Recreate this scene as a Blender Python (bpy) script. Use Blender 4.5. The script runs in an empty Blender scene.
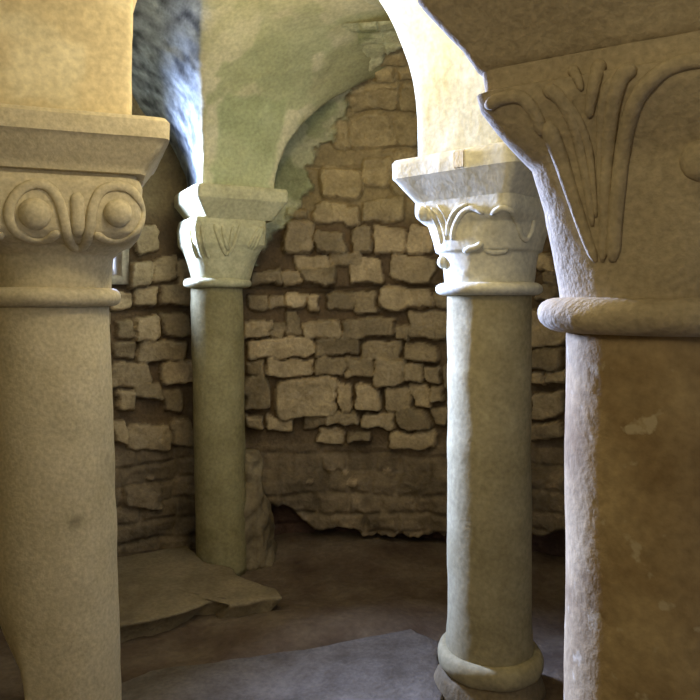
import bpy, bmesh, math
import numpy as np
from mathutils import Vector
from mathutils.bvhtree import BVHTree

scene = bpy.context.scene
COL = scene.collection
H = 1.41            # eye height
F = 700.0           # focal length in pixels (700 px frame)
HY = 300.0          # horizon row

# ------------------------------------------------------------------ camera
cd = bpy.data.cameras.new('camera')
cam = bpy.data.objects.new('camera', cd)
COL.objects.link(cam)
cam.location = (0, 0, H)
cam.rotation_euler = (math.pi / 2, 0, 0)
cd.sensor_width = 36.0
cd.lens = 36.0
cd.shift_y = (HY - 350.0) / 700.0
cd.clip_start = 0.02
scene.camera = cam

# ------------------------------------------------------------------ world, lights, exposure
w = bpy.data.worlds.new('sky')
scene.world = w
w.use_nodes = True
bg = w.node_tree.nodes['Background']
bg.inputs['Color'].default_value = (0.55, 0.72, 1.0, 1)
bg.inputs['Strength'].default_value = 2.5

def light(name, kind, loc, energy, color, size=0.1, aim=None, spread=None, spot=None, sy=None):
    ld = bpy.data.lights.new(name, kind)
    ld.energy = energy
    ld.color = color
    if kind == 'AREA':
        ld.size = size
        if sy:
            ld.shape = 'RECTANGLE'
            ld.size_y = sy
        if spread:
            ld.spread = math.radians(spread)
    else:
        ld.shadow_soft_size = size
    if spot:
        ld.spot_size = math.radians(spot)
        ld.spot_blend = 0.6
    o = bpy.data.objects.new(name, ld)
    COL.objects.link(o)
    o.location = loc
    if aim is not None:
        d = Vector(aim) - Vector(loc)
        o.rotation_euler = d.to_track_quat('-Z', 'Y').to_euler()
    return o

# daylight coming in through the window behind the left column
light('window_daylight', 'AREA', (-1.32, 3.68, 1.93), 150, (0.38, 0.51, 1.0), 0.20, aim=(0.42, 2.1, 1.35), spread=82, sy=0.70)
# warm ceiling lamp hung over the middle of the bay, above the frame
light('vault_light', 'POINT', (-0.10, 1.50, 2.13), 12, (1.0, 0.85, 0.54), 0.08)
light('vault_light', 'POINT', (-0.10, 2.30, 2.42), 12, (1.0, 0.85, 0.52), 0.03)  # second warm fill, added unseen to brighten the far vault
# added warm fill light behind the camera, with no known source
light('front_fill', 'POINT', (-0.60, -0.35, 2.0), 18, (1.0, 0.85, 0.56), 0.2)

scene.view_settings.view_transform = 'Standard'
scene.view_settings.look = 'None'
scene.view_settings.gamma = 1.0
scene.view_settings.use_curve_mapping = False
scene.view_settings.exposure = 0.1

# ------------------------------------------------------------------ numpy noise
def _hash(ix, iy, iz, seed):
    n = (ix * 374761393 + iy * 668265263 + iz * 2147483647 + seed * 1274126177) & 0xFFFFFFFF
    n = ((n ^ (n >> 13)) * 1274126177) & 0xFFFFFFFF
    n = (n ^ (n >> 16)) & 0xFFFFFFFF
    n = (n * 2246822519) & 0xFFFFFFFF
    n = (n ^ (n >> 15)) & 0xFFFFFFFF
    return n / 4294967295.0 * 2 - 1

def vnoise(P, seed=0):
    I = np.floor(P).astype(np.int64)
    f = P - I
    u = f * f * f * (f * (f * 6 - 15) + 10)
    r = 0
    for dx in (0, 1):
        for dy in (0, 1):
            for dz in (0, 1):
                wgt = (u[:, 0] if dx else 1 - u[:, 0]) * (u[:, 1] if dy else 1 - u[:, 1]) * (u[:, 2] if dz else 1 - u[:, 2])
                r = r + wgt * _hash(I[:, 0] + dx, I[:, 1] + dy, I[:, 2] + dz, seed)
    return r

def fbm(P, scale=1.0, octs=4, seed=0, gain=0.5):
    P = np.asarray(P, float) * scale
    a, s, r = 1.0, 0.0, 0
    for k in range(octs):
        r = r + a * vnoise(P + 17.3 * k, seed + k)
        s += a
        a *= gain
        P = P * 2.03
    return r / s

def sstep(a, b, x):
    t = np.clip((x - a) / (b - a), 0, 1)
    return t * t * (3 - 2 * t)

def to_px(P):
    return 350 + F * P[:, 0] / np.maximum(P[:, 1], 1e-3), HY - F * (P[:, 2] - H) / np.maximum(P[:, 1], 1e-3)

# ------------------------------------------------------------------ materials
def stone_mat(name, c1, c2, c3=None, scale=6.0, bump=0.25, fine=60.0, rough=0.9, use_col=False, spot=None, spot_scale=14, spot_t=0.66, low=0.35, high=0.65):
    m = bpy.data.materials.new(name)
    m.use_nodes = True
    nt = m.node_tree
    N, L = nt.nodes, nt.links
    b = N['Principled BSDF']
    b.inputs['Roughness'].default_value = rough
    b.inputs['Specular IOR Level'].default_value = 0.15
    tc = N.new('ShaderNodeTexCoord')
    n1 = N.new('ShaderNodeTexNoise'); n1.inputs['Scale'].default_value = scale; n1.inputs['Detail'].default_value = 8
    n1.inputs['Roughness'].default_value = 0.62
    L.new(tc.outputs['Object'], n1.inputs['Vector'])
    cr = N.new('ShaderNodeValToRGB')
    cr.color_ramp.elements[0].position = low; cr.color_ramp.elements[0].color = (*c1, 1)
    cr.color_ramp.elements[1].position = high; cr.color_ramp.elements[1].color = (*c2, 1)
    if c3:
        e = cr.color_ramp.elements.new((low + high) / 2); e.color = (*c3, 1)
    L.new(n1.outputs['Fac'], cr.inputs['Fac'])
    out = cr.outputs['Color']
    n2 = N.new('ShaderNodeTexNoise'); n2.inputs['Scale'].default_value = fine; n2.inputs['Detail'].default_value = 5
    L.new(tc.outputs['Object'], n2.inputs['Vector'])
    mr = N.new('ShaderNodeMapRange'); mr.inputs[1].default_value = 0.3; mr.inputs[2].default_value = 0.7
    mr.inputs[3].default_value = 0.82; mr.inputs[4].default_value = 1.12
    L.new(n2.outputs['Fac'], mr.inputs[0])
    mx = N.new('ShaderNodeMix'); mx.data_type = 'RGBA'; mx.blend_type = 'MULTIPLY'; mx.inputs[0].default_value = 1
    L.new(out, mx.inputs[6]); L.new(mr.outputs[0], mx.inputs[7])
    out = mx.outputs[2]
    if spot:
        n3 = N.new('ShaderNodeTexNoise'); n3.inputs['Scale'].default_value = spot_scale; n3.inputs['Detail'].default_value = 4
        L.new(tc.outputs['Object'], n3.inputs['Vector'])
        r3 = N.new('ShaderNodeMapRange'); r3.inputs[1].default_value = spot_t; r3.inputs[2].default_value = spot_t + 0.05
        L.new(n3.outputs['Fac'], r3.inputs[0])
        m3 = N.new('ShaderNodeMix'); m3.data_type = 'RGBA'
        L.new(r3.outputs[0], m3.inputs[0]); L.new(out, m3.inputs[6]); m3.inputs[7].default_value = (*spot, 1)
        out = m3.outputs[2]
    if use_col:
        at = N.new('ShaderNodeAttribute'); at.attribute_name = 'Col'
        m4 = N.new('ShaderNodeMix'); m4.data_type = 'RGBA'; m4.blend_type = 'MULTIPLY'; m4.inputs[0].default_value = 1
        L.new(out, m4.inputs[6]); L.new(at.outputs['Color'], m4.inputs[7])
        out = m4.outputs[2]
    L.new(out, b.inputs['Base Color'])
    ad = N.new('ShaderNodeMath'); ad.operation = 'ADD'
    L.new(n1.outputs['Fac'], ad.inputs[0]); L.new(n2.outputs['Fac'], ad.inputs[1])
    bp = N.new('ShaderNodeBump'); bp.inputs['Strength'].default_value = bump; bp.inputs['Distance'].default_value = 0.012
    L.new(ad.outputs[0], bp.inputs['Height']); L.new(bp.outputs['Normal'], b.inputs['Normal'])
    return m

M = {}
M['rubble'] = stone_mat('rubble_stone', (0.75, 0.75, 0.75), (1.15, 1.15, 1.15), scale=9, bump=0.5, use_col=True)
M['plaster'] = stone_mat('vault_plaster', (0.88, 0.88, 0.86), (1.06, 1.06, 1.06), scale=4, bump=0.07, use_col=True)
M['stone_a'] = stone_mat('pale_limestone', (0.50, 0.43, 0.27), (0.62, 0.54, 0.36), scale=5, bump=0.15, use_col=True, fine=90)
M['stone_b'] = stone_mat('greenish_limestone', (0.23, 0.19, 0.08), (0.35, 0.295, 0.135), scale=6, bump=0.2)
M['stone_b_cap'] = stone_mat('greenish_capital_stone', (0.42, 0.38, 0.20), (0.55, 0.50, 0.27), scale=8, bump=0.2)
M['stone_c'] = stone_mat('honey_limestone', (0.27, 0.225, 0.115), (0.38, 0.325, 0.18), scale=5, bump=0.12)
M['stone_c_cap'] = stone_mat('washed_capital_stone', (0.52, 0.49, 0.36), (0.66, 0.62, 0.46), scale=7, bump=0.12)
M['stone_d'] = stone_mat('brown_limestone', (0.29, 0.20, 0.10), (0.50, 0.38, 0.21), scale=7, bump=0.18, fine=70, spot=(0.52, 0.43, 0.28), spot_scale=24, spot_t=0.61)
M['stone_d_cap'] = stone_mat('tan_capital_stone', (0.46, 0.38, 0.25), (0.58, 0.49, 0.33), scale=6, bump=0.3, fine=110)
M['slab'] = stone_mat('platform_stone', (0.16, 0.12, 0.062), (0.27, 0.21, 0.115), scale=5, bump=0.4)
M['flag'] = stone_mat('flagstone', (0.095, 0.075, 0.05), (0.18, 0.15, 0.11), scale=6, bump=0.5)
M['earth'] = stone_mat('earth_floor', (0.08, 0.05, 0.028), (0.17, 0.125, 0.075), scale=3.2, bump=0.6, fine=35)
M['render'] = stone_mat('old_render', (0.30, 0.25, 0.16), (0.42, 0.36, 0.24), scale=3, bump=0.3)

# ------------------------------------------------------------------ mesh helpers
def build(name, V, Fc, mat, parent=None, origin=(0, 0, 0), col=None, sharp=None, kind=None):
    V = np.asarray(V, float)
    me = bpy.data.meshes.new(name)
    org = np.asarray(origin, float)
    me.from_pydata((V - org).tolist(), [], [tuple(int(i) for i in f) for f in Fc])
    for p in me.polygons:
        p.use_smooth = True
    if sharp:
        me.set_sharp_from_angle(angle=math.radians(sharp))
    if isinstance(mat, (list, tuple)):
        for mm in mat:
            me.materials.append(mm)
    else:
        me.materials.append(mat)
    if col is not None:
        a = me.color_attributes.new('Col', 'FLOAT_COLOR', 'POINT')
        c4 = np.ones((len(V), 4)); c4[:, :3] = col
        a.data.foreach_set('color', c4.ravel())
    o = bpy.data.objects.new(name, me)
    COL.objects.link(o)
    if parent is not None:
        o.parent = parent
    else:
        o.location = origin
    if kind:
        o['kind'] = kind
    return o

def empty(name, loc, label, cat, group=None):
    o = bpy.data.objects.new(name, None)
    o.empty_display_size = 0.1
    COL.objects.link(o)
    o.location = loc
    o['label'] = label; o['category'] = cat; o['kind'] = 'thing'
    if group:
        o['group'] = group
    return o

def resample(prof, step):
    out = [prof[0]]
    for a, b in zip(prof[:-1], prof[1:]):
        d = math.hypot(b[0] - a[0], b[1] - a[1])
        n = max(1, int(math.ceil(d / step)))
        for k in range(1, n + 1):
            t = k / n
            out.append(tuple(a[i] + (b[i] - a[i]) * t for i in range(len(a))))
    return out

def loft(prof, centre, rot0, nper=160, step=0.012, closed=True, noise=0.0, nscale=6, seed=0, centre_fn=None, disp=None):
    """prof: (z, half width, superellipse power)"""
    prof = resample(prof, step)
    n4 = nper // 4
    dirs = []
    for q in range(4):
        for k in range(n4):
            t = -1 + 2 * k / n4
            x, y = 1.0, t
            for _ in range(q):
                x, y = -y, x
            dirs.append((x, y))
    D = np.array(dirs); D /= np.linalg.norm(D, axis=1)[:, None]
    n = len(D)
    V, DW = [], []
    for (z, s, p) in prof:
        rot = rot0(s) if callable(rot0) else rot0
        cr, sr = math.cos(rot), math.sin(rot)
        DW.append(np.stack([D[:, 0] * cr - D[:, 1] * sr, D[:, 0] * sr + D[:, 1] * cr], 1))
        rho = s / (np.abs(D[:, 0]) ** p + np.abs(D[:, 1]) ** p) ** (1 / p)
        x, y = D[:, 0] * rho, D[:, 1] * rho
        cx, cy = centre if centre_fn is None else centre_fn(z)
        V.append(np.stack([cx + x * cr - y * sr, cy + x * sr + y * cr, np.full(n, z)], 1))
    V = np.concatenate(V)
    rows = len(prof)
    if noise:
        dirw = np.concatenate(DW)
        h = fbm(V, nscale, 4, seed) * noise
        V[:, :2] += dirw * h[:, None]
    if disp is not None:
        V = disp(V)
    Fc = []
    for r in range(rows - 1):
        for k in range(n):
            a, b = r * n + k, r * n + (k + 1) % n
            Fc.append((a, b, b + n, a + n))
    if closed:
        V = np.vstack([V, V[:n].mean(0), V[(rows - 1) * n:rows * n].mean(0)])
        c0, c1 = len(V) - 2, len(V) - 1
        for k in range(n):
            Fc.append((c0, (k + 1) % n, k))
            Fc.append((c1, (rows - 1) * n + k, (rows - 1) * n + (k + 1) % n))
    return V, Fc

class Carver:
    """lays carved ornament on the surface of a stone: rays sight the point, the ornament is solid and sits on the stone"""
    def __init__(self, V, Fc):
        self.b = BVHTree.FromPolygons([tuple(v) for v in V], [tuple(f) for f in Fc])
    def hit(self, px, py):
        d = Vector(((px - 350) / F, 1, (HY - py) / F)).normalized()
        loc, nor, i, dist = self.b.ray_cast(Vector((0, 0, H)), d)
        if loc is None:
            return None
        if nor.dot(d) > 0:
            nor = -nor
        return np.array(loc), np.array(nor)

def crom(pts, n=6):
    P = [np.array(p, float) for p in pts]
    P = [2 * P[0] - P[1]] + P + [2 * P[-1] - P[-2]]
    out = []
    for i in range(1, len(P) - 2):
        for k in range(n):
            t = k / n
            a, b, c, d = P[i - 1], P[i], P[i + 1], P[i + 2]
            out.append(0.5 * ((2 * b) + (-a + c) * t + (2 * a - 5 * b + 4 * c - d) * t * t + (-a + 3 * b - 3 * c + d) * t ** 3))
    out.append(P[-2])
    return out

def tube(pts, nors, rad, flat=1.0, seg=10):
    pts = [np.array(p) for p in pts]
    n = len(pts)
    V, Fc = [], []
    for i in range(n):
        T = pts[min(i + 1, n - 1)] - pts[max(i - 1, 0)]
        T /= (np.linalg.norm(T) + 1e-9)
        N = nors[i] - T * np.dot(nors[i], T); N /= (np.linalg.norm(N) + 1e-9)
        B = np.cross(T, N)
        r = rad[i] if hasattr(rad, '__len__') else rad
        e = min(i, n - 1 - i)
        r = r * (0.45, 0.8, 1.0)[min(e, 2)]
        for k in range(seg):
            a = 2 * math.pi * k / seg
            V.append(pts[i] + B * math.cos(a) * r + N * math.sin(a) * r * flat)
    for i in range(n - 1):
        for k in range(seg):
            a, b = i * seg + k, i * seg + (k + 1) % seg
            Fc.append((a, b, b + seg, a + seg))
    V.append(pts[0]); V.append(pts[-1])
    for k in range(seg):
        Fc.append((len(V) - 2, (k + 1) % seg, k))
        Fc.append((len(V) - 1, (n - 1) * seg + k, (n - 1) * seg + (k + 1) % seg))
    return np.array(V), Fc

def carve_line(cv, name, px, rad, mat, parent, origin, flat=0.8, lift=0.15, col=None, taper=None):
    P, N = [], []
    for q in crom(px):
        h = cv.hit(q[0], q[1])
        if h is None:
            continue
        if P and np.linalg.norm(h[0] - P[-1]) > 0.08:
            continue
        P.append(h[0] + h[1] * rad * lift); N.append(h[1])
    if len(P) < 4:
        return None
    for _ in range(2):
        N = [(N[max(i - 1, 0)] + N[i] + N[min(i + 1, len(N) - 1)]) for i in range(len(N))]
        N = [v / np.linalg.norm(v) for v in N]
        P = [P[0]] + [(P[i - 1] + 2 * P[i] + P[i + 1]) / 4 for i in range(1, len(P) - 1)] + [P[-1]]
    if taper:
        rad = [rad * (taper[0] + (taper[1] - taper[0]) * i / (len(P) - 1)) for i in range(len(P))]
    V, Fc = tube(P, N, rad, flat)
    return build(name, V, Fc, mat, parent, origin, col=(np.ones((len(V), 3)) if col is None else np.tile(col, (len(V), 1))))

def carve_ball(cv, name, px, py, r, mat, parent, origin, ry=1.0, sink=0.25, rz=1.0, seed=3, noise=0.04):
    hh = cv.hit(px, py)
    if hh is None:
        return None
    loc, nor = hh
    up = np.array([0, 0, 1.0])
    B = np.cross(up, nor); B /= np.linalg.norm(B)
    U = np.cross(nor, B)
    V, Fc = [], []
    nu, nv = 28, 18
    for i in range(nv + 1):
        for k in range(nu):
            th, ph = math.pi * i / nv, 2 * math.pi * k / nu
            V.append((math.sin(th) * math.cos(ph), math.sin(th) * math.sin(ph), math.cos(th)))
    V = np.array(V)
    V *= (1 + fbm(V, 1.7, 3, seed) * noise)[:, None]
    c = loc - nor * r * sink
    W = c + V[:, :1] * B * r + V[:, 1:2] * U * r * rz + V[:, 2:] * nor * r * ry
    for i in range(nv):
        for k in range(nu):
            a, b = i * nu + k, i * nu + (k + 1) % nu
            Fc.append((a, b, b + nu, a + nu))
    return build(name, W, Fc, mat, parent, origin, col=np.ones((len(W), 3)))

# ================================================================== THE SETTING
# ---- curved rubble wall of the apse, bending over into the vault at the top
WC, WR = np.array([-0.10, 2.0]), 2.05
ZS, RZ, RX = 2.10, 0.62, 0.85            # springing of the wall's own vault
STONES = [
 (245,294,267,310),(268,296,281,309),(282,294,309,310),(311,296,321,312),(329,292,356,308),(243,321,270,336),(271,324,282,337),(283,314,299,336),(302,321,342,338),
 (248,338,311,357),(313,338,359,356),(245,361,265,376),(268,359,311,375),(314,360,347,376),(245,377,268,409),(277,378,338,415),(340,384,352,411),
 (247,416,259,428),(264,415,293,428),(302,413,326,425),(327,411,358,424),(357,292,379,312),(382,289,434,309),(345,318,395,338),(397,325,407,341),
 (408,313,447,338),(362,343,400,360),(405,344,437,361),(348,359,374,378),(376,360,407,384),(408,364,426,383),(428,367,441,382),(357,385,382,409),
 (388,386,411,412),(413,385,430,407),(431,385,443,399),(361,413,398,427),(401,410,428,428),(432,407,447,425),
 (314,202,348,221),(313,232,346,254),(286,210,305,220),(286,222,311,254),(296,257,325,271),(326,254,363,267),(301,269,335,284),(281,273,300,284),(250,272,280,284),
 (344,206,358,225),(363,199,403,222),(354,228,371,253),(374,228,407,256),(409,225,430,255),(350,259,384,284),(394,258,434,282),
 (348,84,399,110),(352,116,395,148),(397,118,416,146),(329,120,349,149),(320,170,361,197),(363,158,390,187),(392,150,418,195),(402,84,420,112),
 (131,226,155,251),(126,260,150,285),(151,257,173,283),(175,262,194,300),(133,287,155,305),(159,287,188,306),(112,290,130,308),(133,317,157,339),(160,315,188,334),(113,320,131,337),
 (110,341,135,358),(139,340,183,360),(108,362,149,386),(162,362,193,384),(134,384,160,399),(161,390,180,413),(114,391,135,411),(127,426,168,450),(112,420,126,440),(124,490,160,506),(170,420,192,445),
 (533,347,567,368),(532,371,548,382),(550,370,570,382),(532,392,568,416),(530,421,568,438),(542,284,562,302),(538,254,559,271),(546,272,560,283),(530,314,567,344),
 (436,292,448,310),(441,230,450,256),(446,318,470,340),(446,362,480,386),(448,400,480,424),(190,318,240,336),(192,341,238,358),(196,362,240,384),(196,390,240,412),
 (319,428,346,443),(386,430,433,446),(350,432,372,441),
]
rng = np.random.RandomState(4)

def wall_stones_field(a, b, edge, seed_warp, P):
    """returns stone height 0..1 and a tint id for pixel-traced stones"""
    wx = fbm(P, 8, 4, seed_warp) * 7.5
    wy = fbm(P, 8, 4, seed_warp + 9) * 6.5
    a2, b2 = a + wx, b + wy
    hgt = np.zeros(len(a)); tint = np.zeros(len(a)); cover = np.zeros(len(a))
    r2 = np.random.RandomState(11)
    for (x0, y0, x1, y1) in STONES:
        tn, pr, sk, sv = r2.uniform(0.65, 1.3), r2.uniform(0.5, 1.1), r2.uniform(-0.12, 0.12), r2.uniform(-0.15, 0.15)
        cx, cy, hx, hy = (x0 + x1) / 2, (y0 + y1) / 2, (x1 - x0) / 2, (y1 - y0) / 2
        m = (np.abs(a2 - cx) < hx + 6) & (np.abs(b2 - cy) < hy + 6)
        if not m.any():
            continue
        dx = np.abs(a2[m] - cx - sv * (b2[m] - cy)) - (hx + 1.3); dy = np.abs(b2[m] - cy - sk * (a2[m] - cx)) - (hy + 1.2)
        rr = min(hx, hy) * 0.45
        qx, qy = dx + rr, dy + rr
        sd = np.hypot(np.maximum(qx, 0), np.maximum(qy, 0)) + np.minimum(np.maximum(qx, qy), 0) - rr
        h = sstep(0.3, -1.9, sd) * np.clip(pr + 0.25 * (sv * 4 * (a2[m] - cx) / hx + sk * 5 * (b2[m] - cy) / hy), 0.3, 1.15)
        old = hgt[m]
        win = h > old
        t = tint[m]; t[win] = tn; tint[m] = t
        old[win] = h[win]; hgt[m] = old
    return hgt, tint

def wall_point(th, u):
    """th angle round the apse, u height parameter (arc length above the springing)"""
    z = np.where(u < ZS, u, 0); r = np.full_like(u, WR)
    t = np.clip((u - ZS) / 1.15, 0, 1) * math.pi / 2
    up = u >= ZS
    z = np.where(up, ZS + RZ * np.sin(t), z)
    r = np.where(up, WR - RX * (1 - np.cos(t)), r)
    return np.stack([WC[0] + r * np.sin(th), WC[1] + r * np.cos(th), z], 1), r

WIN = (-0.86, -0.575, 1.52, 2.36)       # window: angles (from straight ahead) and heights
def make_wall():
    # angles: 0 = straight ahead (+y), negative to the left; denser where the camera looks
    th = np.concatenate([np.arange(-1.75, -0.75, 0.012), np.arange(-0.75, 0.85, 0.0042), np.arange(0.85, 1.76, 0.012)])
    us = np.concatenate([np.arange(-0.03, 2.75, 0.0092), np.arange(2.75, ZS + 1.15 + 0.01, 0.014)])
    TH, U = np.meshgrid(th, us)
    th1, u1 = TH.ravel(), U.ravel()
    P, r = wall_point(th1, u1)
    a, b = to_px(P)
    h, tint = wall_stones_field(a, b, 3, 1, P)
    # generic rubble elsewhere
    arc = th1 * WR
    Q = np.stack([arc, np.zeros_like(arc), u1], 1)
    warp = fbm(Q, 6, 3, 60) * 0.022
    warp2 = fbm(Q, 6, 3, 70) * 0.025
    row = np.floor((u1 + warp) / 0.105); fr = (u1 + warp) / 0.105 - row
    off = _hash(row.astype(np.int64), np.zeros(len(row), np.int64), np.zeros(len(row), np.int64), 5)
    wdt = 0.19 + 0.05 * _hash(row.astype(np.int64), np.zeros(len(row), np.int64) + 3, np.zeros(len(row), np.int64), 8)
    cc = (arc + warp2) / wdt + off * 3; ci = np.floor(cc); fc = cc - ci
    dd = np.minimum(np.minimum(fr, 1 - fr) * 0.105, np.minimum(fc, 1 - fc) * wdt)
    hh = _hash(ci.astype(np.int64), row.astype(np.int64), np.zeros(len(row), np.int64), 2)
    hg = sstep(0.004, 0.022, dd) * (0.8 + 0.2 * hh)
    traced = (a > 108) & (a < 572) & (b > 80) & (b < 600)
    inlow = traced & (b > 445)
    # fill lower left and lower right with faint half-buried rubble
    h = np.where(traced, h, hg); tint = np.where(traced, tint, 0.95 + 0.25 * hh)
    h = np.where(inlow & (tint < 0.01), hg * 0.22, h)
    tint = np.where(inlow & (tint < 0.01), 0.75, tint)
    # the upper half of the wall is smoother, the joints are filled with old lime
    smooth = sstep(225, 150, b)
    depth = 0.085 * (1 - 0.62 * smooth)
    d = h * depth
    d += fbm(P, 5, 4, 30) * 0.016 * (1 - 0.3 * smooth) + fbm(P, 22, 4, 40) * 0.011 * (h > 0.3)
    # dark open joint all along above the sixth course
    gy = 288 + 2.0 * np.sin(a / 23.0)
    d -= 0.035 * np.exp(-((b - gy) / 2.2) ** 2) * ((a > 240) & (a < 450))
    gy2 = 312 - (a - 110) * 0.05
    d -= 0.03 * np.exp(-((b - gy2) / 2.0) ** 2) * ((a > 108) & (a < 195))
    # long ledges above (remains of the first vault)
    d += 0.02 * sstep(168, 172, b) * sstep(171, 170, b) 
    d -= 0.02 * np.exp(-((b - 168) / 1.8) ** 2) * ((a > 312) & (a < 362))
    d -= 0.022 * np.exp(-((b - 150 + 0.02 * (a - 350)) / 2.0) ** 2) * ((a > 346) & (a < 420))
    d -= 0.015 * np.exp(-((b - 112) / 1.5) ** 2) * ((a > 350) & (a < 412))
    # battered footing: render bulges out, hollow and undercut at the bottom
    nb = fbm(P * np.array([1, 1, 0.3]), 4.5, 4, 77)
    top_e = 476 + nb * 16
    bot_e = 536 + nb * 26 - 26 * sstep(400, 270, a) - 0
    bulge = sstep(top_e - 8, top_e + 4, b)
    under = sstep(bot_e - 3, bot_e + 5, b)
    rightpart = sstep(225, 262, a)
    d += 0.075 * bulge * rightpart * (1 - under) + 0.02 * bulge * rightpart
    d -= 0.07 * under * rightpart
    d += fbm(P, 9, 4, 81) * 0.03 * sstep(430, 480, b)
    for (sx, sy, sr) in ((353, 478, 6), (345, 471, 4), (310, 477, 4), (331, 469, 5), (150, 478, 4), (388, 470, 5)):
        m = np.exp(-(((a - sx) / sr) ** 2 + ((b - sy) / (sr * 0.6)) ** 2) ** 1.5)
        d += 0.03 * m
        tint = np.maximum(tint, 1.8 * (m > 0.45))
    # ---- colour of the wall itself
    stone = np.array([0.40, 0.30, 0.155]); mortar = np.array([0.15, 0.10, 0.048])
    ochre = np.array([0.44, 0.33, 0.15]); lime = np.array([0.55, 0.52, 0.28]); green = np.array([0.36, 0.36, 0.17])
    hue = fbm(P, 2.2, 3, 50)[:, None]
    k = sstep(0.12, 0.5, h)[:, None]
    c = mortar * (1 - k) + stone * k * np.clip(tint, 0.55, 1.8)[:, None]
    c = c * (1 + 0.15 * hue)
    low_brown = sstep(425, 470, b)[:, None]  # lower wall blends into a darker brown
    c = c * (1 - low_brown) + (np.array([0.21, 0.155, 0.085]) * (1 + 0.6 * fbm(P, 8, 4, 51)[:, None])) * low_brown * np.where(tint > 1.5, 1.8, 1)[:, None]
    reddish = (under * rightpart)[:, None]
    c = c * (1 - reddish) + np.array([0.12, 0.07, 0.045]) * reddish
    sm = sstep(232, 200, b)[:, None] * 0.9
    c = c * (1 - sm) + (ochre * (0.82 + 0.18 * k) * (1 + 0.2 * hue)) * sm
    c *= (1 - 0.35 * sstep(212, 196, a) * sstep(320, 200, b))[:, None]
    # lime plaster left on the vault, peeled off in a ragged line
    line = np.interp(b, [-60, 0, 40, 62, 84, 100, 112, 135, 160, 200, 240, 262], [460, 430, 405, 372, 345, 345, 347, 330, 312, 300, 280, 262])
    e = fbm(P, 14, 4, 90) * 14 + fbm(P, 4, 2, 91) * 8
    pl = sstep(3, -3, a - line + e) * (b < 262 + e) * sstep(225, 235, a + b * 0.1)
    patch = sstep(0.02, 0.10, fbm(P, 3.0, 4, 95) + 0.35 * sstep(120, 20, b) - 0.1)
    plc = (green * (1 - patch[:, None]) + lime * patch[:, None])
    rim = np.exp(-((a - line + e + 7) / 6) ** 2)[:, None] * (b < 150)[:, None]
    plc = plc * (1 - 0.7 * rim) + np.array([0.58, 0.52, 0.29]) * 0.7 * rim
    c = c * (1 - pl[:, None]) + plc * pl[:, None]
    d = d * (1 - 0.7 * pl) + 0.045 * pl
    # normal points to the apse centre, and down above the springing
    t = np.clip((u1 - ZS) / 1.15, 0, 1) * math.pi / 2
    nx, ny = -np.sin(th1), -np.cos(th1)
    nz = np.where(u1 >= ZS, -np.sin(t), 0); nh = np.sqrt(1 - nz ** 2)
    V = P + np.stack([nx * nh, ny * nh, nz], 1) * d[:, None]
    nT, nU = len(th), len(us)
    Fc = []
    for j in range(nU - 1):
        for i in range(nT - 1):
            tm, um = (th[i] + th[i + 1]) / 2, (us[j] + us[j + 1]) / 2
            if WIN[0] < tm < WIN[1] and WIN[2] < um < WIN[3]:
                continue
            p = j * nT + i
            Fc.append((p, p + 1, p + nT + 1, p + nT))
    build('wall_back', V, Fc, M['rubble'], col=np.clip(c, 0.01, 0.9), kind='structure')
make_wall()

# deep splayed window opening in the apse wall
def make_window():
    V, Fc = [], []
    zs = (WIN[2], WIN[3])
    def ring(r, dt, dz):
        return [(WC[0] + r * math.sin(WIN[0] + dt), WC[1] + r * math.cos(WIN[0] + dt), zs[0] + dz),
                (WC[0] + r * math.sin(WIN[1] - dt), WC[1] + r * math.cos(WIN[1] - dt), zs[0] + dz),
                (WC[0] + r * math.sin(WIN[1] - dt), WC[1] + r * math.cos(WIN[1] - dt), zs[1] - dz),
                (WC[0] + r * math.sin(WIN[0] + dt), WC[1] + r * math.cos(WIN[0] + dt), zs[1] - dz)]
    R = [ring(1.97, -0.02, -0.02), ring(2.25, 0.0, 0.02), ring(2.5, 0.02, 0.06)]
    R[0] = ring(2.0, -0.004, -0.006)
    for q in R:
        V += q
    for j in range(2):
        for k in range(4):
            a, b = j * 4 + k, j * 4 + (k + 1) % 4
            Fc.append((a, b, b + 4, a + 4))
    o = build('window_1', V, Fc, M['render'], kind='structure', sharp=30)
    sm = o.modifiers.new('thick', 'SOLIDIFY'); sm.thickness = 0.06; sm.offset = 0
make_window()

# ---- earth floor, lumpy and trodden
def make_floor():
    xs = np.arange(-2.5, 2.51, 0.03); ys = np.arange(-2.2, 4.3, 0.03)
    X, Y = np.meshgrid(xs, ys)
    P = np.stack([X.ravel(), Y.ravel(), np.zeros(X.size)], 1)
    z = fbm(P, 1.6, 4, 7) * 0.03 + fbm(P, 9, 3, 8) * 0.012
    z += 0.05 * np.exp(-(((P[:, 0] + 0.05) / 0.4) ** 2 + ((P[:, 1] - 3.0) / 0.22) ** 2))
    z += 0.05 * sstep(3.45, 3.9, np.hypot(P[:, 0] - WC[0], P[:, 1] - 2) + 1.9)
    for cx, cy in ((-0.82, 1.99), (0.502, 2.53), (0.453, 1.02), (-0.69, 3.65)):
        z *= sstep(0.1, 0.45, np.hypot(P[:, 0] - cx, P[:, 1] - cy))
    z += 0.0
    P[:, 2] = np.clip(z, -0.04, 0.09)
    nx = len(xs)
    Fc = [(j * nx + i, j * nx + i + 1, (j + 1) * nx + i + 1, (j + 1) * nx + i) for j in range(len(ys) - 1) for i in range(nx - 1)]
    build('floor', P, Fc, M['earth'], kind='structure')
make_floor()

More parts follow.
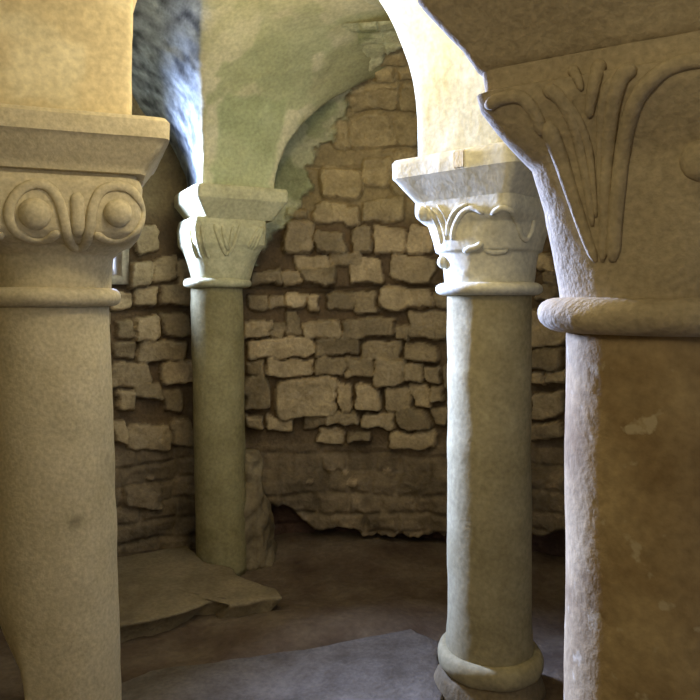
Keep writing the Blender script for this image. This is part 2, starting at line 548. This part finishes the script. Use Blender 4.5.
# ---- walls of the crypt beside and behind the visitor
def plane_wall(name, p0, p1, z0=-0.04, z1=2.74, n=(60, 40), seed=0):
    V, Fc = [], []
    nx, nz = n
    p0, p1 = np.array(p0), np.array(p1)
    T = (p1 - p0) / np.linalg.norm(p1 - p0); N = np.array([-T[1], T[0]])
    for j in range(nz + 1):
        for i in range(nx + 1):
            p = p0 + (p1 - p0) * i / nx
            V.append((p[0], p[1], z0 + (z1 - z0) * j / nz))
    V = np.array(V)
    V[:, :2] += N * (fbm(V, 2.5, 3, seed) * 0.02)[:, None]
    for j in range(nz):
        for i in range(nx):
            a = j * (nx + 1) + i
            Fc.append((a, a + 1, a + nx + 2, a + nx + 1))
    build(name, V, Fc, M['render'], kind='structure')
plane_wall('wall_left', (-2.13, -2.0), (-2.13, 2.1), seed=1)
plane_wall('wall_right', (1.93, -2.0), (1.93, 2.1), seed=2)
plane_wall('wall_front', (-2.13, -2.0), (1.93, -2.0), seed=3)

# ---- groin vault: the springings over the four columns and the flat crown between them, one ceiling
CROWN = 2.72
def smear(P, base, alt, sc, seed, lo=-0.1, hi=0.2):
    k = sstep(lo, hi, fbm(P, sc, 4, seed))[:, None]
    return np.array(base) * (1 - k) + np.array(alt) * k

def springer(centre, rot, z0, s, rx, stilt, p=16, seed=0, colfn=None, nper=240, rough=0.012, lean=0.0):
    prof = [(z0 - 0.02, s, p), (z0 + stilt, s, p)]
    for k in range(1, 41):
        t = math.pi / 2 * k / 40
        prof.append((z0 + stilt + (CROWN + 0.02 - z0 - stilt) * math.sin(t), s + rx * (1 - math.cos(t)), p))
    V, Fc = loft(prof, centre, rot, nper=nper, step=0.014, closed=False, noise=rough, nscale=5, seed=seed,
                 centre_fn=(lambda z: (centre[0] + lean * max(0, (z - z0) / (CROWN - z0)) ** 2, centre[1])))
    return V, Fc, colfn(V)

def col_A(P):
    return smear(P, (0.66, 0.55, 0.33), (0.74, 0.65, 0.42), 5, 3)
def col_C(P):
    return smear(P, (0.55, 0.51, 0.34), (0.63, 0.59, 0.41), 3, 4)
def col_D(P):
    return smear(P, (0.48, 0.40, 0.26), (0.56, 0.48, 0.32), 4, 5)
def col_B(P):
    a, b = to_px(P)
    e = fbm(P, 10, 4, 12) * 9 + fbm(P, 3.5, 2, 13) * 8
    cream = smear(P, (0.64, 0.57, 0.33), (0.55, 0.50, 0.27), 5, 6)
    g = smear(P, (0.39, 0.40, 0.19), (0.46, 0.46, 0.23), 4, 8)
    lft = np.interp(b, [95, 180], [226, 213]); rgt = np.interp(b, [80, 180], [292, 272])
    inside = sstep(-3, 3, a - lft + e) * sstep(-3, 3, rgt - a + e * 0.6) * sstep(-4, 4, b - 92 + e * 1.5)
    c = cream * (1 - inside[:, None]) + g * inside[:, None]
    p2 = sstep(0.02, 0.12, fbm(P, 4, 4, 14)) * (1 - inside) * sstep(-40, 60, b) * 0.8
    c = c * (1 - p2[:, None]) + np.array([0.40, 0.40, 0.19]) * p2[:, None]
    tan = sstep(-8, 8, a - np.interp(b, [0, 60, 120, 180], [420, 320, 300, 280]) + e * 1.5)
    c = c * (1 - tan[:, None]) + smear(P, (0.42, 0.39, 0.19), (0.50, 0.45, 0.23), 6, 19) * tan[:, None]
    # side turned to the window: rough grey stone, painted darker to offset strong daylight
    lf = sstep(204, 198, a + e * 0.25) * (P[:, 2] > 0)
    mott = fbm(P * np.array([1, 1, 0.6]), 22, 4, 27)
    grey = np.array([0.30, 0.31, 0.26]) * (1 + 1.3 * np.clip(mott, -0.5, 1))[:, None] * (1 - 0.5 * sstep(110, 135, b + e))[:, None]  # lower part of this face: cast shadow painted into the grey
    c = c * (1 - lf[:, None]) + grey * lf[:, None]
    return c

RA, RB, RC, RD = math.radians(20), math.radians(28), math.radians(-43), math.radians(-33)
CA, CB, CC, CD = (-0.841, 1.99), (-0.63, 3.66), (0.502, 2.53), (0.453, 1.02)
def make_ceiling():
    parts = [springer(CA, RA, H + 0.473, 0.207, 0.45, 0.30, seed=21, colfn=col_A),
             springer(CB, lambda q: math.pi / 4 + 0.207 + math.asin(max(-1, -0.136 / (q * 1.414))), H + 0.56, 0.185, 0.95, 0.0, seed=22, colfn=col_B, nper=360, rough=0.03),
             springer(CC, RC, H + 0.50, 0.19, 0.42, 0.10, seed=23, rough=0.006, colfn=col_C),
             springer(CD, RD, H + 0.48, 0.20, 0.45, 0.10, seed=24, colfn=col_D)]
    xs = np.arange(-2.3, 2.31, 0.06); ys = np.arange(-2.2, 4.2, 0.06)
    X, Y = np.meshgrid(xs, ys)
    P = np.stack([X.ravel(), Y.ravel(), np.full(X.size, CROWN)], 1)
    P[:, 2] += fbm(P, 2, 3, 9) * 0.012
    nx = len(xs)
    Fc = [(j * nx + i, j * nx + i + 1, (j + 1) * nx + i + 1, (j + 1) * nx + i) for j in range(len(ys) - 1) for i in range(nx - 1)]
    parts.append((P, Fc, smear(P, (0.60, 0.55, 0.33), (0.70, 0.66, 0.44), 2.5, 10)))
    Vs, Fs, Cs, o = [], [], [], 0
    for V, f, c in parts:
        Vs.append(V); Cs.append(c)
        Fs += [tuple(i + o for i in q) for q in f]
        o += len(V)
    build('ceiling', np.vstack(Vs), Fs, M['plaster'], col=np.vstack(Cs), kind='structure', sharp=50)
make_ceiling()

# ================================================================== COLUMNS
def ones(V): return np.ones((len(V), 3))
def ring_prof(z0, z1, rin, rout, n=12, p=2.0):
    out = [(z0, rin, p)]
    for k in range(n + 1):
        a = -math.pi / 2 + math.pi * k / n
        out.append(((z0 + z1) / 2 + (z1 - z0) / 2 * math.sin(a), rin + (rout - rin) * max(0.0, math.cos(a)) ** 0.8, p))
    out.append((z1, rin, p))
    return out

# ---------- column A: the near left column, carved with balls inside looped mouldings
def column_A():
    base = (-0.815, 1.99, 0)
    t = empty('stone_column', base, 'tall pale column at the left edge, capital carved with round balls in looped mouldings', 'column', 'crypt columns')
    def cf(z):
        k = z / (H)
        return (-0.818 + (-0.853 + 0.818) * k, 1.99)
    def disp(V):
        # the lower left flank is worn away
        k = sstep(0.62, 0.22, V[:, 2]) * sstep(-0.02, -0.14, V[:, 0] - (-0.815))
        V[:, 0] += k * 0.13
        return V
    V, Fc = loft([(0.0, 0.166, 2), (0.7, 0.164, 2), (H - 0.01, 0.160, 2)], (0, 0), RA, nper=128, step=0.025, noise=0.007, nscale=5, seed=2, centre_fn=cf, disp=disp)
    a, b = to_px(V)
    c = ones(V) * (1 - 0.10 * sstep(0.1, 0.5, fbm(V, 3, 3, 33))[:, None])
    for (sx, sy, sw, sh) in ((75, 521, 9, 3.5), (73, 527, 5, 3), (114, 596, 2, 2), (108, 461, 2, 3)):
        m = np.exp(-(((a - sx) / sw) ** 2 + ((b - sy) / sh) ** 2)) * (V[:, 1] < 1.99)
        c *= (1 - 0.45 * m)[:, None]
    build('shaft', V, Fc, M['stone_a'], t, base, col=c)
    V, Fc = loft(ring_prof(H - 0.018, H + 0.034, 0.158, 0.189), (-0.850, 1.99), RA, nper=128, step=0.006, noise=0.004, nscale=8, seed=3)
    build('necking_ring', V, Fc, M['stone_a'], t, base, col=ones(V))
    z = lambda v: H + v
    V, Fc = loft([(z(0.03), 0.155, 2), (z(0.12), 0.158, 2.2), (z(0.145), 0.180, 3.2), (z(0.16), 0.212, 5), (z(0.18), 0.228, 8), (z(0.22), 0.234, 9), (z(0.30), 0.232, 12), (z(0.322), 0.222, 14)],
                 CA, RA, nper=200, step=0.008, noise=0.004, nscale=9, seed=5)
    cap = build('capital', V, Fc, M['stone_a'], t, base, col=ones(V), sharp=60)
    cv = Carver(V, Fc)
    for k, (bx, by) in enumerate(((118, 213), (35, 214), (-26, 216))):
        carve_ball(cv, 'carved_ball', bx, by, 0.040 if k else 0.036, M['stone_a'], cap, base, ry=0.75, sink=0.1, rz=1.03, seed=40 + k)
    carve_line(cv, 'looped_moulding', [(95, 233), (106, 240), (124, 240), (139, 228), (142, 208), (132, 191), (117, 186), (101, 191), (93, 207), (90, 226), (86, 243), (78, 250)], 0.013, M['stone_a'], cap, base, flat=0.55)
    carve_line(cv, 'looped_moulding', [(59, 231), (46, 240), (28, 239), (13, 228), (9, 210), (18, 192), (35, 184), (51, 189), (61, 206), (66, 228), (70, 243), (78, 250)], 0.013, M['stone_a'], cap, base, flat=0.55)
    carve_line(cv, 'looped_moulding', [(3, 233), (-8, 240), (-22, 240), (-31, 226), (-33, 206), (-27, 192), (-14, 190)], 0.012, M['stone_a'], cap, base, flat=0.55)
    carve_line(cv, 'carved_tongue', [(77, 193), (78, 212), (78, 236)], 0.017, M['stone_a'], cap, base, flat=0.45)
    V, Fc = loft([(z(0.318), 0.215, 16), (z(0.330), 0.216, 16), (z(0.332), 0.236, 18), (z(0.345), 0.240, 18), (z(0.412), 0.286, 22), (z(0.418), 0.293, 24), (z(0.462), 0.294, 24), (z(0.473), 0.286, 24), (z(0.475), 0.2, 24)],
                 CA, RA, nper=240, step=0.012, noise=0.004, nscale=6, seed=7)
    build('impost_block', V, Fc, M['stone_a'], t, base, col=ones(V), sharp=35)
column_A()

# ---------- column D: the near right column, fluted leaf capital
def column_D():
    base = (0.453, 1.02, 0)
    t = empty('stone_column', base, 'massive brown weathered column nearest on the right, capital with ribbed fan leaf', 'column', 'crypt columns')
    def pits(V):
        return V
    V, Fc = loft([(0.0, 0.138, 2), (H - 0.03, 0.133, 2)], CD, RD, nper=200, step=0.012, noise=0.003, nscale=6, seed=12)
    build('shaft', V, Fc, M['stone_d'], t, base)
    V, Fc = loft(ring_prof(H - 0.047, H + 0.004, 0.132, 0.172, p=2.1), CD, RD, nper=160, step=0.005, noise=0.006, nscale=12, seed=13)
    build('necking_ring', V, Fc, M['stone_d_cap'], t, base)
    z = lambda v: H + v
    V, Fc = loft([(z(-0.004), 0.142, 2), (z(0.07), 0.147, 2.4), (z(0.127), 0.153, 3), (z(0.187), 0.160, 5), (z(0.224), 0.184, 9), (z(0.262), 0.207, 12), (z(0.282), 0.209, 14), (z(0.286), 0.200, 14), (z(0.313), 0.202, 16)],
                 CD, RD, nper=240, step=0.007, noise=0.005, nscale=10, seed=14)
    cap = build('capital', V, Fc, M['stone_d_cap'], t, base, sharp=60)
    cv = Carver(V, Fc)
    q = lambda pts: [(460 + x / 2.258, 40 + y / 2.258) for x, y in pts]
    m = M['stone_d_cap']
    carve_line(cv, 'leaf_rib', q([(190, 108), (225, 130), (255, 185), (272, 250), (288, 330), (300, 420)]), 0.0085, m, cap, base, taper=(1.15, 0.6))
    carve_line(cv, 'leaf_rib', q([(196, 185), (225, 260), (255, 350), (285, 440), (308, 500)]), 0.011, m, cap, base, taper=(1.15, 0.6))
    carve_line(cv, 'leaf_rib', q([(225, 125), (262, 170), (290, 240), (300, 320), (308, 400)]), 0.006, m, cap, base, taper=(1.15, 0.6))
    carve_line(cv, 'leaf_rib', q([(250, 60), (265, 85), (276, 115)]), 0.007, m, cap, base, taper=(1.15, 0.6))
    carve_line(cv, 'leaf_rib', q([(318, 45), (306, 90), (296, 140), (292, 175)]), 0.009, m, cap, base, taper=(1.15, 0.6))
    carve_line(cv, 'leaf_rib', q([(345, 85), (325, 140), (318, 220), (318, 320), (320, 430)]), 0.007, m, cap, base, taper=(1.15, 0.6))
    carve_line(cv, 'leaf_rib', q([(395, 58), (362, 90), (345, 150), (335, 240), (328, 340), (326, 440), (322, 500)]), 0.010, m, cap, base, taper=(1.15, 0.6))
    carve_line(cv, 'arched_leaf_edge', q([(345, 500), (350, 420), (358, 330), (372, 220), (395, 140), (430, 92), (480, 60), (540, 45), (600, 50), (650, 80)]), 0.010, m, cap, base)
    carve_line(cv, 'corner_leaf_edge', q([(60, 150), (95, 132), (140, 130), (170, 165), (188, 215)]), 0.009, m, cap, base)
    carve_ball(cv, 'carved_boss', 702, 160, 0.026, m, cap, base, ry=0.7, sink=0.1, seed=8)
    V, Fc = loft([(z(0.310), 0.196, 16), (z(0.316), 0.206, 18), (z(0.345), 0.222, 20), (z(0.395), 0.262, 22), (z(0.405), 0.268, 24), (z(0.47), 0.269, 24), (z(0.482), 0.262, 24), (z(0.484), 0.19, 24)],
                 CD, RD, nper=240, step=0.012, noise=0.006, nscale=7, seed=15)
    build('impost_block', V, Fc, M['stone_d_cap'], t, base, sharp=35)
column_D()

# ---------- column C: middle right, lit by the window on its left flank
def column_C():
    base = (0.502, 2.53, 0)
    t = empty('stone_column', base, 'honey-coloured column right of centre with bright blue-white light down its left side', 'column', 'crypt columns')
    V, Fc = loft([(0.0, 0.19, 2.3), (0.07, 0.178, 2.1), (0.09, 0.172, 2)] , CC, RC, nper=120, step=0.012, noise=0.02, nscale=7, seed=30)
    pl = build('plinth', V, Fc, M['slab'], t, base)
    V, Fc = loft(ring_prof(0.088, 0.165, 0.16, 0.188), CC, RC, nper=128, step=0.008, noise=0.009, nscale=9, seed=31)
    build('base_ring', V, Fc, M['stone_c'], t, base)
    V, Fc = loft([(0.08, 0.158, 2), (0.25, 0.150, 2), (H + 0.02, 0.149, 2)], CC, RC, nper=128, step=0.02, noise=0.006, nscale=6, seed=32)
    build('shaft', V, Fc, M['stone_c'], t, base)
    z = lambda v: H + v
    V, Fc = loft(ring_prof(z(0.016), z(0.062), 0.152, 0.190), CC, RC, nper=128, step=0.006, noise=0.003, nscale=9, seed=33)
    build('necking_ring', V, Fc, M['stone_c_cap'], t, base)
    V, Fc = loft([(z(0.058), 0.158, 2), (z(0.12), 0.163, 2.1), (z(0.165), 0.167, 2.4), (z(0.172), 0.176, 2.6), (z(0.215), 0.180, 3), (z(0.265), 0.184, 4), (z(0.288), 0.196, 8), (z(0.31), 0.200, 12), (z(0.347), 0.198, 14)],
                 CC, RC, nper=200, step=0.007, noise=0.003, nscale=12, seed=34)
    cap = build('capital', V, Fc, M['stone_c_cap'], t, base, sharp=60)
    cv = Carver(V, Fc)
    m = M['stone_c_cap']
    for pts, r in (([(452, 240), (455, 225), (462, 213), (473, 208), (484, 213)], 0.010), ([(447, 236), (449, 222), (456, 210), (468, 204)], 0.008),
                   ([(491, 214), (501, 208), (511, 211), (517, 222), (521, 235), (526, 240), (531, 233), (534, 220)], 0.010)):
        carve_line(cv, 'leaf_arch', pts, r, m, cap, base)
    for pts in ([(431, 208), (438, 216), (443, 228), (446, 240)], [(437, 205), (444, 214), (449, 228)], [(425, 206), (432, 216), (438, 230), (441, 244)]):
        carve_line(cv, 'leaf_rib', pts, 0.0055, m, cap, base)
    carve_line(cv, 'leaf_lip', [(464, 251), (470, 249), (477, 247), (483, 243)], 0.012, m, cap, base)
    carve_line(cv, 'leaf_lip', [(484, 250), (492, 252), (500, 252), (508, 250)], 0.010, m, cap, base)
    carve_ball(cv, 'corner_volute', 421, 214, 0.028, m, cap, base, ry=0.8, sink=0.3, seed=9)
    carve_ball(cv, 'leaf_stub', 444, 262, 0.024, m, cap, base, ry=0.9, sink=-0.1, seed=10)
    V, Fc = loft([(z(0.342), 0.192, 16), (z(0.352), 0.197, 18), (z(0.425), 0.246, 22), (z(0.433), 0.253, 24), (z(0.487), 0.254, 24), (z(0.500), 0.246, 24), (z(0.503), 0.18, 24)],
                 CC, RC, nper=240, step=0.012, noise=0.005, nscale=6, seed=35)
    imp = build('impost_block', V, Fc, M['stone_c_cap'], t, base, sharp=35)
    # a small mortared block set against the springing, on the impost
    cr, sr = math.cos(RC), math.sin(RC)
    def boxw(u0, u1, v0, v1, z0, z1, name, mat, par):
        bm = bmesh.new()
        bmesh.ops.create_cube(bm, size=1)
        for v in bm.verts:
            u = (u0 + u1) / 2 + v.co.x * (u1 - u0); w_ = (v0 + v1) / 2 + v.co.y * (v1 - v0); zz = (z0 + z1) / 2 + v.co.z * (z1 - z0)
            v.co = (CC[0] + u * cr - w_ * sr, CC[1] + u * sr + w_ * cr, zz)
        bmesh.ops.bevel(bm, geom=bm.edges[:], offset=0.006, segments=2, affect='EDGES')
        V = [tuple(v.co) for v in bm.verts]; Fq = [[v.index for v in f.verts] for f in bm.faces]
        bm.verts.index_update()
        Fq = [[v.index for v in f.verts] for f in bm.faces]
        bm.free()
        return build(name, V, Fq, mat, par, base, sharp=40, col=ones(V))
    boxw(0.02, 0.07, -0.262, -0.238, z(0.432), z(0.495), 'mortar_block', M['stone_a'], imp)
column_C()

# ---------- column B: the far column in front of the apse wall
def column_B():
    base = (-0.685, 3.65, 0)
    t = empty('stone_column', base, 'slender greenish column standing farthest back, against the rubble wall', 'column', 'crypt columns')
    def cf(zz):
        return (-0.668 + (-0.693 + 0.668) * zz / H, 3.65)
    V, Fc = loft([(0.0, 0.130, 2), (H + 0.07, 0.134, 2)], (0, 0), RB, nper=96, step=0.03, noise=0.006, nscale=6, seed=50, centre_fn=cf)
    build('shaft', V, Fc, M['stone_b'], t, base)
    z = lambda v: H + v
    cb = (-0.690, 3.65)
    V, Fc = loft(ring_prof(z(0.062), z(0.112), 0.138, 0.176), cb, RB, nper=96, step=0.008, noise=0.004, nscale=9, seed=51)
    build('necking_ring', V, Fc, M['stone_b_cap'], t, base)
    c2 = (-0.672, 3.65)
    V, Fc = loft([(z(0.105), 0.146, 2.2), (z(0.19), 0.166, 2.6), (z(0.225), 0.176, 3), (z(0.255), 0.180, 4.5), (z(0.28), 0.190, 8), (z(0.36), 0.194, 10), (z(0.395), 0.188, 12), (z(0.41), 0.184, 14)],
                 c2, RB, nper=200, step=0.008, noise=0.005, nscale=12, seed=52)
    cap = build('capital', V, Fc, M['stone_b_cap'], t, base, sharp=60)
    cv = Carver(V, Fc)
    m = M['stone_b_cap']
    for pts in ([(214, 224), (219, 240), (226, 256)], [(240, 224), (236, 240), (228, 256)], [(222, 226), (225, 240), (228, 250)], [(233, 226), (231, 240), (229, 250)]):
        carve_line(cv, 'leaf_rib', pts, 0.010, m, cap, base)
    for x in (190, 196, 202):
        carve_line(cv, 'leaf_rib', [(x, 223), (x + 1, 236), (x + 4, 250), (x + 7, 258)], 0.010, m, cap, base)
    for dx in (0, 5, 10):
        carve_line(cv, 'volute_flute', [(248 + dx * 0.6, 248 + dx * 0.2), (253 + dx * 0.6, 238), (260 + dx * 0.3, 227)], 0.009, m, cap, base)
    V, Fc = loft([(z(0.404), 0.178, 16), (z(0.412), 0.182, 18), (z(0.49), 0.232, 22), (z(0.497), 0.237, 24), (z(0.548), 0.238, 24), (z(0.562), 0.230, 24), (z(0.565), 0.17, 24)],
                 CB, RB, nper=240, step=0.012, noise=0.006, nscale=6, seed=53)
    build('impost_block', V, Fc, M['stone_b_cap'], t, base, sharp=35)
    # lump of old mortar and rubble left standing against the foot of the shaft
    def cf2(zz):
        return (-0.545 - 0.03 * zz, 3.76)
    V, Fc = loft([(0.0, 0.15, 2.6), (0.2, 0.13, 2.4), (0.35, 0.10, 2.3), (0.5, 0.075, 2), (0.60, 0.03, 2)], (0, 0), 0.3, nper=96, step=0.02, noise=0.09, nscale=7, seed=55, centre_fn=cf2)
    build('rubble_footing', V, Fc, M['slab'], t, base)
column_B()

# ================================================================== FLOOR STONES
def flat_stone(name, pts, ztop, zbot, mat, label, cat, shrink=0.03, seed=0, ragged=0.02):
    """pts: outline in plan (metres)"""
    P = []
    n = len(pts)
    for i in range(n):
        a, b = np.array(pts[i]), np.array(pts[(i + 1) % n])
        L = np.linalg.norm(b - a); k = max(1, int(L / 0.02))
        for j in range(k):
            P.append(a + (b - a) * j / k)
    P = np.array(P)
    c = P.mean(0)
    d = P - c; dn = d / np.linalg.norm(d, axis=1)[:, None]
    P3 = np.column_stack([P, np.zeros(len(P))])
    P = P + dn * (fbm(P3, 9, 4, seed) * ragged)[:, None]
    rings = []
    for f, z in ((0.0, zbot), (-0.25, zbot + (ztop - zbot) * 0.4), (0.75, ztop - 0.018), (1.0, ztop - 0.007), (0.7, ztop)):
        rings.append(np.column_stack([P + dn * (f - 1) * shrink, np.full(len(P), z)]))
    for s in (0.85, 0.65, 0.45, 0.25, 0.08):
        q = c + (rings[4][:, :2] - c) * s
        rings.append(np.column_stack([q, np.full(len(P), ztop)]))
    V = np.vstack(rings); n = len(P)
    V[:, 2] += np.where(V[:, 2] > zbot + 0.5 * (ztop - zbot), fbm(V * np.array([1, 1, 0]), 4, 4, seed + 3) * 0.014, 0)
    R = np.random.RandomState(seed)
    V[n:2 * n, :2] += dn * (fbm(V[n:2 * n], 12, 3, seed + 5) * 0.03)[:, None]
    Fc = []
    for r in range(len(rings) - 1):
        for k in range(n):
            a, b = r * n + k, r * n + (k + 1) % n
            Fc.append((a, b, b + n, a + n))
    V = np.vstack([V, V[-n:].mean(0)])
    for k in range(n):
        Fc.append((len(V) - 1, (len(rings) - 1) * n + k, (len(rings) - 1) * n + (k + 1) % n))
    o = build(name, V, Fc, mat, None, (c[0], c[1], zbot))
    o['label'] = label; o['category'] = cat; o['kind'] = 'thing'
    return o

def plan(px, z):
    out = []
    for x, y in px:
        d = (H - z) * F / (y - HY)
        p = np.array([(x - 350) / F * d, d])
        v = p - WC; r = np.linalg.norm(v)
        if r > 1.9:
            p = WC + v / r * 1.9
        for c, rr in ((CC, 0.215), (CA, 0.20), ((-0.67, 3.65), 0.145)):
            v = p - np.array(c); r = np.linalg.norm(v)
            if r < rr:
                p = np.array(c) + v / r * rr
        out.append((p[0], p[1]))
    return out
flat_stone('stone_platform', plan([(40, 650), (120, 626), (158, 618), (182, 612), (208, 601), (229, 598), (231, 605), (250, 603), (262, 598), (280, 597), (277, 589), (240, 574), (232, 567), (212, 556), (186, 542), (120, 531), (40, 531)], 0.10),
           0.10, -0.02, M['slab'], 'low raised stone slab with a broken edge at the foot of the far column', 'stone slab', shrink=0.04, seed=5)
flat_stone('paving_stone', plan([(60, 700), (150, 668), (260, 652), (340, 640), (410, 628), (438, 640), (447, 662), (464, 690), (450, 705), (380, 760), (200, 830), (30, 830)], 0.035),
           0.03, -0.05, M['flag'], 'worn bluish paving stone in the foreground beside the base of the honey-coloured column', 'paving stone', shrink=0.05, seed=8)
